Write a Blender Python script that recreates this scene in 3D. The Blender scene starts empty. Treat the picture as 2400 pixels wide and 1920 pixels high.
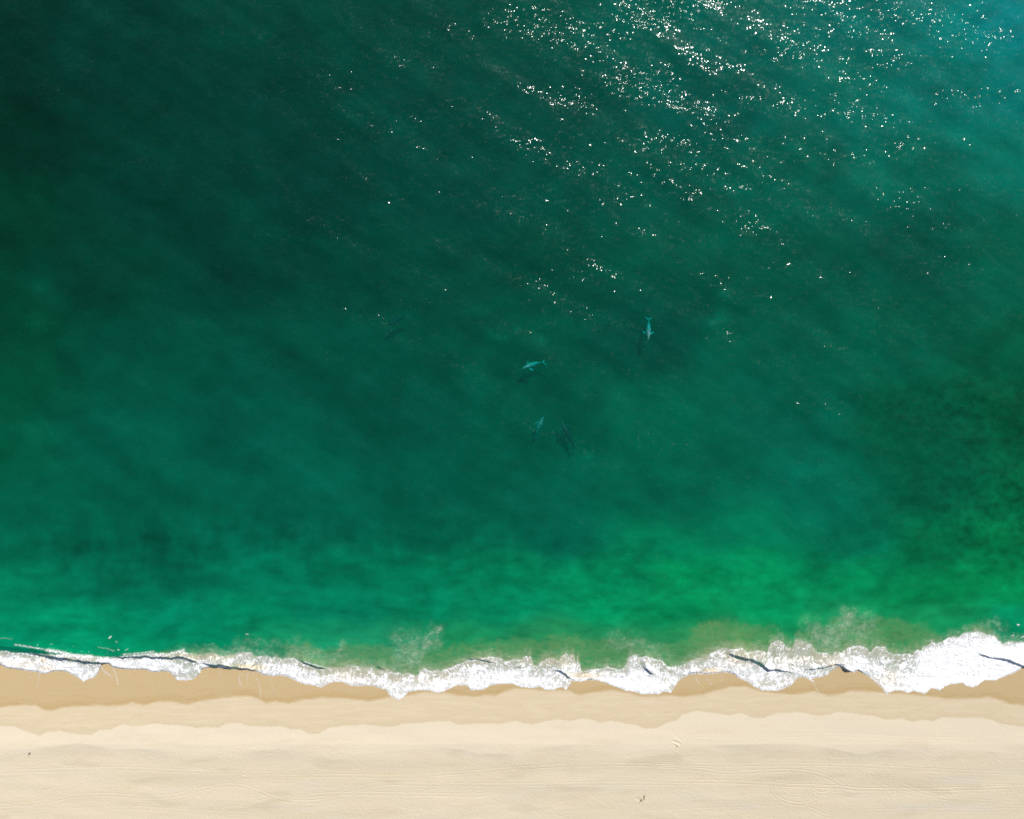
import bpy, bmesh, math, random
import numpy as np
from mathutils import Vector, Matrix

# ------------------------------------------------------------------ camera, sky, sun, exposure
S = bpy.context.scene
H = 330.0            # height of the drone above the water, metres
MPP = 0.2            # metres on the water per photo pixel (2400 px wide photo)
cam_d = bpy.data.cameras.new("camera")
cam_d.sensor_width = 36.0
cam_d.lens = 36.0 * H / (2400 * MPP)
cam_d.clip_start = 1.0
cam_d.clip_end = 20000.0
cam = bpy.data.objects.new("camera", cam_d)
cam.location = (0, 0, H)
cam.rotation_euler = (0, 0, 0)
S.collection.objects.link(cam)
S.camera = cam

SUN_EL = math.radians(42.0)
SUN_DIR = Vector((math.cos(SUN_EL) * 0.40, math.cos(SUN_EL) * 0.9165, math.sin(SUN_EL)))
w = bpy.data.worlds.new("World")
S.world = w
w.use_nodes = True
nt = w.node_tree
bg = nt.nodes["Background"]
sky = nt.nodes.new("ShaderNodeTexSky")
sky.sky_type = 'NISHITA'
sky.sun_disc = False
sky.sun_elevation = SUN_EL
sky.sun_rotation = math.atan2(SUN_DIR.x, SUN_DIR.y)
nt.links.new(sky.outputs[0], bg.inputs[0])
bg.inputs[1].default_value = 0.09

sd = bpy.data.lights.new("sun", 'SUN')
sd.energy = 4.35
sd.angle = math.radians(0.53)
sd.color = (1.0, 0.955, 0.88)
so = bpy.data.objects.new("sun", sd)
so.rotation_euler = (-SUN_DIR).to_track_quat('-Z', 'Y').to_euler()
so.location = (60, 130, 250)
S.collection.objects.link(so)

S.view_settings.view_transform = 'Standard'
S.view_settings.look = 'None'
S.view_settings.gamma = 1.0
S.view_settings.exposure = 0.15
S.view_settings.use_curve_mapping = False
S.cycles.use_denoising = False
S.cycles.max_bounces = 6
S.cycles.transparent_max_bounces = 12
S.cycles.caustics_reflective = False
S.cycles.sample_clamp_direct = 8.0

C = S.collection
rng = np.random.default_rng(7)

# ------------------------------------------------------------------ helpers
def tag(o, label=None, cat=None, group=None, kind=None):
    if label: o['label'] = label
    if cat: o['category'] = cat
    if group: o['group'] = group
    if kind: o['kind'] = kind
    return o

_perm = rng.permutation(512).astype(np.int64)
_perm = np.concatenate([_perm, _perm, _perm])
_ga = rng.uniform(0, 2 * math.pi, 512)
_gx, _gy = np.cos(_ga), np.sin(_ga)

def perlin(x, y, seed=0):
    x = np.asarray(x, float) + seed * 17.37
    y = np.asarray(y, float) - seed * 9.71
    xi = np.floor(x).astype(np.int64); yi = np.floor(y).astype(np.int64)
    xf = x - xi; yf = y - yi
    u = xf * xf * xf * (xf * (xf * 6 - 15) + 10)
    v = yf * yf * yf * (yf * (yf * 6 - 15) + 10)
    def g(ix, iy, fx, fy):
        h = _perm[_perm[ix & 511] + (iy & 511)]
        return _gx[h] * fx + _gy[h] * fy
    a = g(xi, yi, xf, yf); b = g(xi + 1, yi, xf - 1, yf)
    c = g(xi, yi + 1, xf, yf - 1); d = g(xi + 1, yi + 1, xf - 1, yf - 1)
    return (a + u * (b - a) + v * ((c + u * (d - c)) - (a + u * (b - a)))) * 1.5

def cells(x, y, seed=0):
    """distance to the border between random cells (F2 - F1)"""
    xi = np.floor(x).astype(np.int64); yi = np.floor(y).astype(np.int64)
    f1 = np.full(x.shape, 9.0); f2 = np.full(x.shape, 9.0)
    for dx in (-1, 0, 1):
        for dy in (-1, 0, 1):
            ix, iy = xi + dx, yi + dy
            h = _perm[_perm[(ix + seed * 31) & 511] + (iy & 511)]; h2 = _perm[h + 7 + seed]
            d = np.hypot(ix + h / 512.0 - x, iy + h2 / 512.0 - y)
            f2 = np.minimum(f2, np.maximum(f1, d)); f1 = np.minimum(f1, d)
    return f2 - f1

def fbm(x, y, seed=0, oct=4, gain=0.5):
    s = 0; a = 1.0; t = 0
    for i in range(oct):
        s = s + a * perlin(x * 2 ** i, y * 2 ** i, seed + i * 3)
        t += a; a *= gain
    return s / t

def sstep(a, b, x):
    t = np.clip((x - a) / (b - a), 0, 1)
    return t * t * (3 - 2 * t)

def fn(pts):
    p = np.array(pts, float)
    xs, ys = p[:, 0], p[:, 1]
    o = np.argsort(xs, kind='stable')
    xs, ys = xs[o], ys[o]
    return lambda x: np.interp(x, xs, ys)

def seg_dist(X, Y, pts):
    """distance of grid points to a polyline (photo pixels) and the parameter 0..1 along it"""
    best = np.full(X.shape, 1e9); par = np.zeros(X.shape)
    n = len(pts) - 1
    for i in range(n):
        (x0, y0), (x1, y1) = pts[i], pts[i + 1]
        dx, dy = x1 - x0, y1 - y0
        t = np.clip(((X - x0) * dx + (Y - y0) * dy) / max(dx * dx + dy * dy, 1e-9), 0, 1)
        d = np.hypot(X - x0 - t * dx, Y - y0 - t * dy)
        m = d < best
        best = np.where(m, d, best); par = np.where(m, (i + t) / n, par)
    return best, par

def spline(pts, k=6):
    """Catmull-Rom through points"""
    p = [pts[0]] + list(pts) + [pts[-1]]
    out = []
    for i in range(1, len(p) - 2):
        for j in range(k):
            t = j / k
            q = []
            for c in (0, 1):
                a, b, cc, d = p[i - 1][c], p[i][c], p[i + 1][c], p[i + 2][c]
                q.append(0.5 * (2 * b + (cc - a) * t + (2 * a - 5 * b + 4 * cc - d) * t * t + (3 * b - a - 3 * cc + d) * t ** 3))
            out.append(tuple(q))
    out.append(tuple(pts[-1]))
    return out

def near(X, Y, pts, r, func):
    """run func(d, t) only on the block of the grid around the polyline; X, Y are tensor grids"""
    xs = X[0]; ys = Y[:, 0]
    x0 = min(p[0] for p in pts) - r; x1 = max(p[0] for p in pts) + r
    y0 = min(p[1] for p in pts) - r; y1 = max(p[1] for p in pts) + r
    i0, i1 = np.searchsorted(xs, [x0, x1]); j0, j1 = np.searchsorted(ys, [y0, y1])
    if i1 <= i0 or j1 <= j0: return
    sl = (slice(j0, j1), slice(i0, i1))
    d, t = seg_dist(X[sl], Y[sl], pts)
    func(sl, d, t)

def axis(parts):
    """non-uniform axis from (start, stop, step) pieces"""
    a = np.concatenate([np.arange(s, e, st) for s, e, st in parts] + [[parts[-1][1]]])
    return a

def srgb(c):
    c = np.asarray(c, float) / 255.0
    return np.where(c <= 0.04045, c / 12.92, ((c + 0.055) / 1.055) ** 2.4)

def sheet(name, PX, PY, Z, attrs=(), keep=None, mat=None):
    """one mesh over a tensor grid given in photo pixels and height; each vertex stands where the camera sees that pixel at that height"""
    ny, nx = PX.shape
    k = (H - Z) / H * MPP
    co = np.stack([(PX - 1200) * k, -(PY - 960) * k, Z], -1).reshape(-1, 3)
    idx = np.arange(ny * nx).reshape(ny, nx)
    f = np.stack([idx[1:, :-1], idx[1:, 1:], idx[:-1, 1:], idx[:-1, :-1]], -1)
    if keep is not None:
        f = f[keep]
    f = f.reshape(-1, 4)
    used = np.zeros(ny * nx, bool); used[f.ravel()] = True
    remap = np.cumsum(used) - 1
    f = remap[f]; co = co[used]
    me = bpy.data.meshes.new(name)
    me.vertices.add(len(co)); me.vertices.foreach_set("co", co.astype(np.float32).ravel())
    me.loops.add(f.size); me.loops.foreach_set("vertex_index", f.astype(np.int32).ravel())
    me.polygons.add(len(f))
    me.polygons.foreach_set("loop_start", np.arange(0, f.size, 4, dtype=np.int32))
    me.polygons.foreach_set("loop_total", np.full(len(f), 4, np.int32))
    me.update(calc_edges=True)
    me.polygons.foreach_set("use_smooth", np.ones(len(f), bool))
    for an, arr in attrs:
        if arr.ndim == 3:
            at = me.attributes.new(an, 'FLOAT_COLOR', 'POINT')
            v = np.ones((len(co), 4), np.float32); v[:, :3] = arr.reshape(-1, 3)[used]
            at.data.foreach_set("color", v.ravel())
        else:
            at = me.attributes.new(an, 'FLOAT', 'POINT')
            at.data.foreach_set("value", arr.reshape(-1)[used].astype(np.float32))
    o = bpy.data.objects.new(name, me); C.objects.link(o)
    if mat: me.materials.append(mat)
    return o

class NT:
    """tiny node-graph helper"""
    def __init__(self, name):
        self.m = bpy.data.materials.new(name); self.m.use_nodes = True
        self.t = self.m.node_tree; self.t.nodes.clear()
        self.out = self.t.nodes.new("ShaderNodeOutputMaterial")
    def n(self, typ, **kw):
        nd = self.t.nodes.new("ShaderNode" + typ)
        ins = kw.pop('ins', {})
        for k, v in kw.items(): setattr(nd, k, v)
        for k, v in ins.items():
            s = nd.inputs[k]
            if isinstance(v, bpy.types.NodeSocket): self.t.links.new(v, s)
            else: s.default_value = v
        return nd
    def math(self, op, a, b=0.0, c=0.0):
        return self.n("Math", operation=op, ins={0: a, 1: b, 2: c}).outputs[0]
    def link(self, a, b): self.t.links.new(a, b)

# ------------------------------------------------------------------ traced lines (photo pixels, 2400 x 1920)
L_pts = [(-400,1560),(-200,1552),(0,1558),(18,1566),(56,1571),(80,1574),(106,1580),(126,1573),(152,1573),(171,1582),(186,1590),(195,1598),(208,1591),(221,1588),(232,1574),(238,1556),(254,1555),(265,1564),(297,1569),(343,1569),(358,1576),(382,1573),(400,1577),(415,1594),(437,1595),(454,1591),(467,1581),(474,1568),(489,1564),(511,1564),(541,1569),(563,1568),(604,1575),(619,1583),(643,1585),(660,1583),(678,1589),(693,1596),(712,1603),(736,1607),(754,1612),(767,1604),(778,1599),(800,1598),(819,1607),(830,1609),(872,1607),(882,1611),(905,1617),(909,1625),(915,1632),(934,1641),(947,1633),(958,1622),(978,1618),(1006,1618),(1024,1624),(1039,1622),(1049,1616),(1075,1606),(1097,1608),(1104,1618),(1123,1617),(1134,1616),(1149,1607),(1171,1603),(1200,1603),(1222,1611),(1250,1613),(1265,1610),(1280,1617),(1296,1619),(1306,1613),(1319,1611),(1326,1618),(1337,1604),(1340,1596),(1360,1598),(1378,1594),(1404,1595),(1426,1603),(1447,1611),(1467,1619),(1489,1622),(1504,1628),(1532,1627),(1543,1628),(1556,1621),(1573,1624),(1580,1611),(1590,1598),(1600,1589),(1619,1581),(1641,1578),(1656,1580),(1674,1578),(1704,1576),(1721,1580),(1730,1589),(1752,1598),(1767,1609),(1787,1618),(1821,1620),(1837,1615),(1855,1606),(1868,1592),(1880,1586),(1897,1592),(1910,1590),(1935,1584),(1960,1565),(1971,1563),(1986,1572),(2000,1577),(2011,1571),(2024,1579),(2041,1588),(2052,1592),(2065,1609),(2077,1625),(2098,1619),(2111,1618),(2128,1625),(2141,1619),(2154,1624),(2169,1626),(2182,1614),(2191,1614),(2202,1619),(2213,1610),(2228,1604),(2256,1600),(2263,1607),(2280,1611),(2291,1607),(2308,1594),(2334,1595),(2352,1587),(2377,1577),(2390,1571),(2395,1564),(2420,1568),(2500,1590),(2650,1585),(2800,1575)]
U_pts = [(-400,1520),(0,1525),(30,1529),(60,1532),(84,1533),(120,1534),(165,1535),(190,1537),(215,1536),(240,1540),(270,1541),(300,1536),(330,1534),(365,1531),(400,1530),(428,1524),(440,1531),(461,1533),(489,1531),(504,1529),(521,1539),(534,1535),(554,1530),(567,1527),(589,1529),(597,1539),(613,1537),(641,1541),(660,1544),(678,1541),(693,1546),(708,1554),(752,1568),(771,1565),(800,1563),(815,1559),(837,1562),(863,1564),(882,1569),(904,1568),(919,1573),(941,1580),(958,1577),(978,1587),(984,1570),(995,1567),(1010,1573),(1037,1570),(1056,1566),(1073,1558),(1089,1551),(1112,1545),(1138,1541),(1152,1539),(1175,1543),(1182,1551),(1200,1547),(1224,1545),(1228,1538),(1244,1540),(1249,1560),(1261,1560),(1269,1548),(1293,1542),(1311,1550),(1317,1537),(1328,1531),(1334,1541),(1343,1534),(1354,1537),(1352,1556),(1363,1574),(1385,1571),(1410,1567),(1426,1562),(1447,1570),(1465,1565),(1474,1541),(1484,1537),(1504,1541),(1515,1537),(1530,1544),(1552,1548),(1563,1560),(1580,1564),(1600,1558),(1624,1545),(1646,1539),(1665,1531),(1689,1521),(1704,1519),(1720,1522),(1741,1519),(1752,1530),(1767,1526),(1785,1524),(1798,1530),(1806,1509),(1823,1499),(1836,1505),(1840,1515),(1858,1517),(1865,1500),(1882,1503),(1904,1513),(1913,1528),(1934,1531),(1949,1535),(1958,1528),(1973,1530),(1982,1520),(2000,1514),(2017,1514),(2031,1518),(2038,1528),(2052,1516),(2074,1516),(2081,1527),(2089,1531),(2108,1534),(2122,1531),(2137,1534),(2148,1524),(2160,1525),(2162,1516),(2174,1513),(2185,1505),(2198,1509),(2215,1501),(2224,1493),(2250,1492),(2260,1484),(2275,1483),(2288,1479),(2301,1482),(2313,1489),(2330,1489),(2341,1501),(2349,1509),(2364,1504),(2400,1505),(2500,1510),(2800,1515)]
# share of the surface that foam covers, along the beach
SOL = [(-400,.85),(0,.8),(150,.86),(235,.74),(262,.87),(370,.87),(398,.7),(470,.6),(495,.5),(600,.5),(625,.75),(700,.8),(800,.66),(880,.6),(930,.7),(985,.75),(1060,.8),(1200,.82),(1290,.72),(1340,.78),(1400,.86),(1540,.85),(1580,.7),(1640,.6),(1720,.72),(1800,.75),(1860,.62),(1960,.7),(2020,.78),(2060,.72),(2110,.72),(2150,.9),(2200,.99),(2400,1.0),(2800,1.0)]
W_pts = [(-400,1660),(0,1657),(37,1653),(85,1651),(100,1662),(122,1664),(163,1655),(223,1653),(282,1653),(308,1646),(334,1652),(352,1648),(371,1642),(401,1642),(438,1651),(467,1642),(519,1635),(557,1631),(586,1631),(608,1638),(623,1646),(646,1642),(675,1648),(705,1640),(749,1635),(800,1635),(837,1639),(863,1642),(893,1637),(908,1633),(948,1630),(993,1622),(1037,1622),(1060,1626),(1082,1629),(1108,1631),(1134,1629),(1163,1629),(1178,1620),(1208,1612),(1264,1616),(1319,1618),(1338,1618),(1349,1625),(1364,1628),(1386,1622),(1431,1616),(1479,1624),(1505,1631),(1553,1629),(1600,1631),(1644,1627),(1674,1618),(1711,1609),(1748,1607),(1763,1614),(1808,1622),(1852,1627),(1882,1625),(1908,1618),(1923,1624),(1941,1629),(1971,1625),(1993,1618),(2027,1618),(2064,1622),(2100,1624),(2171,1629),(2208,1635),(2246,1637),(2290,1635),(2320,1633),(2346,1640),(2372,1649),(2400,1652),(2800,1650)]
M_pts = [(-400,1712),(0,1701),(33,1702),(67,1716),(93,1724),(111,1715),(141,1713),(174,1720),(215,1722),(230,1711),(260,1709),(289,1697),(308,1702),(334,1700),(356,1696),(390,1698),(430,1700),(456,1705),(512,1705),(531,1696),(564,1694),(586,1702),(631,1703),(657,1701),(679,1709),(705,1709),(720,1718),(746,1720),(772,1705),(800,1702),(856,1698),(911,1703),(930,1702),(941,1696),(985,1694),(1030,1689),(1056,1690),(1071,1698),(1119,1696),(1171,1696),(1208,1689),(1245,1698),(1282,1689),(1312,1685),(1334,1690),(1357,1684),(1383,1685),(1408,1694),(1431,1689),(1486,1698),(1512,1707),(1538,1707),(1557,1696),(1587,1687),(1600,1674),(1637,1665),(1667,1670),(1711,1677),(1737,1670),(1760,1681),(1789,1683),(1823,1670),(1867,1669),(1915,1677),(1940,1676),(1964,1668),(2001,1672),(2045,1677),(2079,1687),(2116,1683),(2138,1692),(2164,1685),(2186,1690),(2208,1681),(2260,1683),(2286,1680),(2320,1685),(2346,1696),(2400,1704),(2800,1700)]
D_pts = [(-400,1765),(0,1758),(110,1750),(186,1741),(260,1755),(323,1753),(420,1763),(571,1759),(649,1755),(742,1763),(840,1765),(930,1759),(1004,1750),(1078,1755),(1123,1766),(1219,1763),(1282,1750),(1357,1744),(1431,1750),(1494,1759),(1560,1752),(1600,1741),(1660,1746),(1748,1744),(1860,1741),(1960,1756),(2020,1768),(2082,1755),(2194,1763),(2279,1754),(2342,1763),(2400,1767),(2800,1765)]
# breaking crests: polyline (top of the wall of water) and height in metres along it
CRESTS = [
 ([(60,1531),(88,1533),(130,1540),(160,1545),(185,1548),(215,1552),(250,1554)], [0.4,2.6,3.0,3.0,2.4,2.2,1.6]),
 ([(253,1541),(290,1539),(340,1538),(380,1540),(402,1541),(418,1536),(436,1543),(452,1549),(470,1554)], [0.6,2.0,2.4,2.0,2.2,2.4,2.4,2.0,1.4]),
 ([(462,1553),(485,1556),(500,1557),(520,1559),(541,1564),(560,1566),(580,1568),(606,1571)], [0.8,1.6,2.4,2.7,2.0,1.4,1.4,1.0]),
 ([(690,1546),(704,1550),(711,1552),(735,1560),(752,1566),(772,1568)], [0.3,1.2,1.9,2.0,1.6,0.6]),
 ([(876,1561),(890,1565),(908,1572)], [0.3,1.0,0.4]),
 ([(1085,1541),(1102,1543),(1130,1546),(1150,1550),(1168,1555)], [0.3,1.1,1.0,1.5,0.6]),
 ([(1200,1567),(1212,1564),(1228,1567)], [0.2,0.8,0.3]),
 ([(1290,1572),(1302,1569),(1314,1572),(1322,1578),(1330,1586),(1340,1592),(1352,1596)], [0.3,1.1,1.6,1.9,1.9,1.3,0.7]),
 ([(1372,1593),(1386,1593),(1396,1595)], [0.3,0.9,0.3]),
 ([(1500,1558),(1508,1562),(1516,1568),(1526,1577),(1540,1583)], [0.3,1.3,2.0,1.6,0.4]),
 ([(1696,1530),(1712,1532),(1730,1537),(1755,1543),(1772,1549),(1786,1556),(1796,1564),(1806,1571),(1822,1569),(1838,1572),(1856,1577),(1866,1578)], [0.3,1.2,2.2,2.6,2.4,2.3,1.9,2.0,1.8,1.2,0.9,0.5]),
 ([(1876,1570),(1890,1569),(1910,1568),(1938,1563),(1956,1557),(1966,1556),(1980,1560),(1998,1561)], [0.5,0.9,1.1,1.1,1.4,1.6,1.2,0.6]),
 ([(1972,1565),(1980,1572),(1990,1574),(1998,1575)], [0.6,1.8,2.0,0.7]),
 ([(2285,1530),(2302,1535),(2320,1539),(2338,1542),(2355,1544),(2370,1549),(2385,1554),(2400,1559),(2440,1570)], [0.2,1.0,1.5,1.7,1.8,1.9,1.9,1.5,0.8]),
 ([(1608,1580),(1620,1577),(1640,1573)], [0.3,0.9,0.3]),
 ([(-380,1520),(-200,1528),(-30,1540),(0,1551),(14,1556)], [1.5,2.0,1.6,0.8,0.3]),
 ([(148,1566),(168,1564),(185,1561)], [0.2,0.7,0.2]),
]
fL, fU, fW, fM, fD, fS = fn(L_pts), fn(U_pts), fn(W_pts), fn(M_pts), fn(D_pts), fn(SOL)

def sand_base(PX, PY):
    """beach profile by photo row: seabed offshore, foreshore slope, berm, flat backshore"""
    y = PY
    z = np.interp(y, [-14000, -2000, 0, 900, 1300, 1480, 1560, 1600, 1700, 1745, 1780, 1920, 2400, 16000],
                     [-26, -18, -11, -7.5, -4.5, -2.2, -0.75, 0.15, 2.1, 2.9, 3.0, 3.15, 3.6, 9.0])
    return z

def wave_z(PX, PY):
    z = np.zeros(PX.shape)
    jag = 2.2 * perlin(PX / 16.0, 0 * PX + 3.1, 5) + 0.9 * perlin(PX / 5.0, 0 * PX + 8.1, 6)
    for pts, hs in CRESTS:
        xs = [p[0] for p in pts]; ys = [p[1] for p in pts]
        yc = np.interp(PX, xs, ys) + jag
        h = 0.72 * np.interp(PX, xs, hs, left=0, right=0) * (1 + 0.4 * perlin(PX / 22.0, 0 * PX + 5.5, 7))
        fd = min(24.0, (xs[-1] - xs[0]) / 2.6)
        e = sstep(xs[0] - 1, xs[0] + fd, PX) * (1 - sstep(xs[-1] - fd, xs[-1] + 1, PX))
        d = yc - PY
        g = np.where(d >= 0, np.exp(-(np.maximum(d, 0) / 24.0) ** 1.4), np.exp(-(np.maximum(-d, 0) / 0.6) ** 2))
        z = np.maximum(z, h * e * g)
    return z

def swell(PX, PY):
    a = (-PX * 0.55 + PY * 0.83); b = (PX * 0.83 + PY * 0.55)
    wv = 14 * perlin(a / 260, b / 420, 41)
    f = np.clip((1480 - PY) / 260, 0, 1)
    return f * (0.20 * np.sin((a + 3 * wv) / 21.0) + 0.24 * perlin(a / 38, b / 110, 42) + 0.06 * perlin(a / 14, b / 44, 43))

def sea_z(PX, PY):
    s = sand_base(PX, PY)
    Lx = fL(PX)
    z = swell(PX, PY) + wave_z(PX, PY)
    z = z + 0.12 * fbm(PX / 16, PY / 9, 51, 3) * sstep(1480, 1540, PY)
    film = s + 0.07
    z = np.maximum(z, np.where(PY > 1540, film, -9))
    z = np.where(PY > Lx - 1.5, s - 0.35, z)
    return z

# ------------------------------------------------------------------ water colour (turbidity and depth, reflected glow painted in at top right)
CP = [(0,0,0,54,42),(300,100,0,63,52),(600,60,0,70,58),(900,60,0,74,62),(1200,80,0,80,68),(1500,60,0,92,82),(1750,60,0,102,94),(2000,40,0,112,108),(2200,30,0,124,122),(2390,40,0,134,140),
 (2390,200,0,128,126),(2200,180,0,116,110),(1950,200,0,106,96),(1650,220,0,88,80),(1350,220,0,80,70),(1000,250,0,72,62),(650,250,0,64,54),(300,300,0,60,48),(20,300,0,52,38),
 (2390,380,0,122,108),(2150,420,0,104,90),(1850,420,0,96,82),(1500,420,0,84,72),(1150,430,0,76,66),(750,450,0,68,58),(350,480,0,62,50),(20,520,0,60,44),
 (2390,620,0,98,78),(2150,560,0,86,72),(1900,620,0,88,72),(1600,600,0,86,70),(1250,620,0,76,62),(900,650,0,70,58),(550,650,0,66,54),(200,650,0,68,52),(20,760,0,72,52),
 (2390,820,0,92,68),(2100,800,0,96,76),(1800,800,0,92,74),(1500,780,0,78,66),(1250,800,0,82,66),(950,820,0,80,66),(600,820,0,80,66),(300,850,0,82,66),(20,900,0,86,64),
 (2390,980,0,84,56),(2150,980,0,88,64),(1850,980,0,98,80),(1550,1000,0,104,82),(1250,1000,0,86,70),(950,1000,0,84,70),(600,1010,0,88,74),(250,1020,0,92,76),(20,1060,0,96,72),
 (2390,1150,0,104,68),(2150,1120,0,92,68),(1900,1140,0,116,96),(1600,1140,0,96,76),(1300,1130,0,96,78),(1000,1130,0,90,74),(700,1150,0,96,80),(350,1160,0,94,76),(60,1180,0,96,76),
 (2390,1260,0,120,74),(2200,1280,0,112,72),(2000,1270,0,108,84),(1780,1260,0,124,94),(1550,1280,0,126,92),(1300,1250,0,100,82),(1000,1260,0,98,78),(800,1230,0,98,80),(550,1250,0,104,84),(380,1300,0,90,72),(220,1250,0,94,74),(60,1270,0,106,82),
 (2390,1380,0,140,84),(2200,1390,0,132,80),(2000,1350,0,141,92),(1800,1340,0,149,98),(1600,1340,0,148,94),(1400,1350,0,138,94),(1200,1350,0,126,90),(1000,1350,0,122,90),(800,1340,0,120,92),(600,1350,0,122,96),(400,1370,0,100,80),(240,1380,0,118,92),(60,1390,0,132,100),
 (2390,1460,0,150,108),(2200,1450,20,150,96),(2000,1440,20,156,102),(1800,1430,0,154,100),(1600,1430,0,150,96),(1400,1430,0,152,102),(1200,1430,0,140,102),(1000,1430,0,132,98),(800,1430,0,130,102),(600,1430,0,142,106),(400,1440,0,140,110),(200,1450,0,150,110),(40,1450,0,150,110),
 (500,1510,0,140,104),(300,1510,0,146,108),(100,1500,0,148,110),(10,1500,0,140,108),(700,1500,20,150,108),(900,1510,30,150,110),(1100,1500,30,150,100),(1300,1510,40,146,96),(1500,1520,40,146,96),(1700,1500,60,150,92),(2100,1500,40,148,92),(2360,1490,0,150,108)]
CP = np.array(CP, float)
CP[:, 4] *= 0.93
CPL = srgb(CP[:, 2:])

SANDU = fn([(-400,1560),(0,1556),(330,1535),(365,1526),(430,1519),(500,1524),(560,1526),(600,1540),(660,1538),(680,1508),(710,1504),(740,1510),(780,1522),(805,1506),(870,1505),(905,1514),(930,1524),(960,1512),(1000,1508),(1060,1508),(1110,1502),(1200,1494),(1260,1497),(1300,1488),(1340,1484),(1400,1492),(1480,1500),(1600,1500),(1630,1462),(1640,1452),(1700,1452),(1760,1464),(1800,1466),(1850,1488),(1880,1476),(1920,1466),(1960,1440),(1990,1432),(2010,1450),(2060,1440),(2120,1446),(2180,1468),(2210,1490),(2250,1480),(2290,1464),(2330,1462),(2350,1490),(2400,1512),(2800,1520)])
SANDS = fn([(0,0),(330,.1),(430,.45),(600,.3),(690,.75),(800,.7),(1000,.7),(1300,.75),(1600,.5),(1660,.8),(1760,.75),(1840,.35),(1900,.5),(2000,.6),(2080,.55),(2150,.6),(2230,.3),(2300,.7),(2350,.2),(2400,.1)])
PLUMES = [([(1021,1479),(1010,1497),(995,1514),(978,1528),(966,1544),(960,1562)], 14, .62), ([(937,1500),(946,1516),(940,1545),(930,1572)], 24, .42),([(1000,1500),(1034,1506)],9,.35),
 ([(968,1506),(960,1530),(955,1570)], 26, .4), ([(1944,1472),(1940,1500),(1930,1524)], 14, .6), ([(1990,1446),(1972,1475),(1958,1500),(1948,1530)], 22, .65),
 ([(1900,1470),(1925,1490),(1900,1510),(1890,1530)], 22, .45), ([(2020,1470),(2010,1500),(1990,1520)], 22, .45), ([(2305,1468),(2325,1458),(2345,1462),(2350,1475)], 9, .4), ([(800,1512),(803,1530)], 10, .45),
 ([(1440,1500),(1470,1506),(1520,1520),(1560,1540)], 22, .3), ([(2030,1445),(2045,1470),(2035,1510)], 14, .3),([(560,1504),(640,1512),(700,1500)],10,.18),
 ([(700,1530),(760,1548),(800,1550)],22,.42)]

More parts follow.
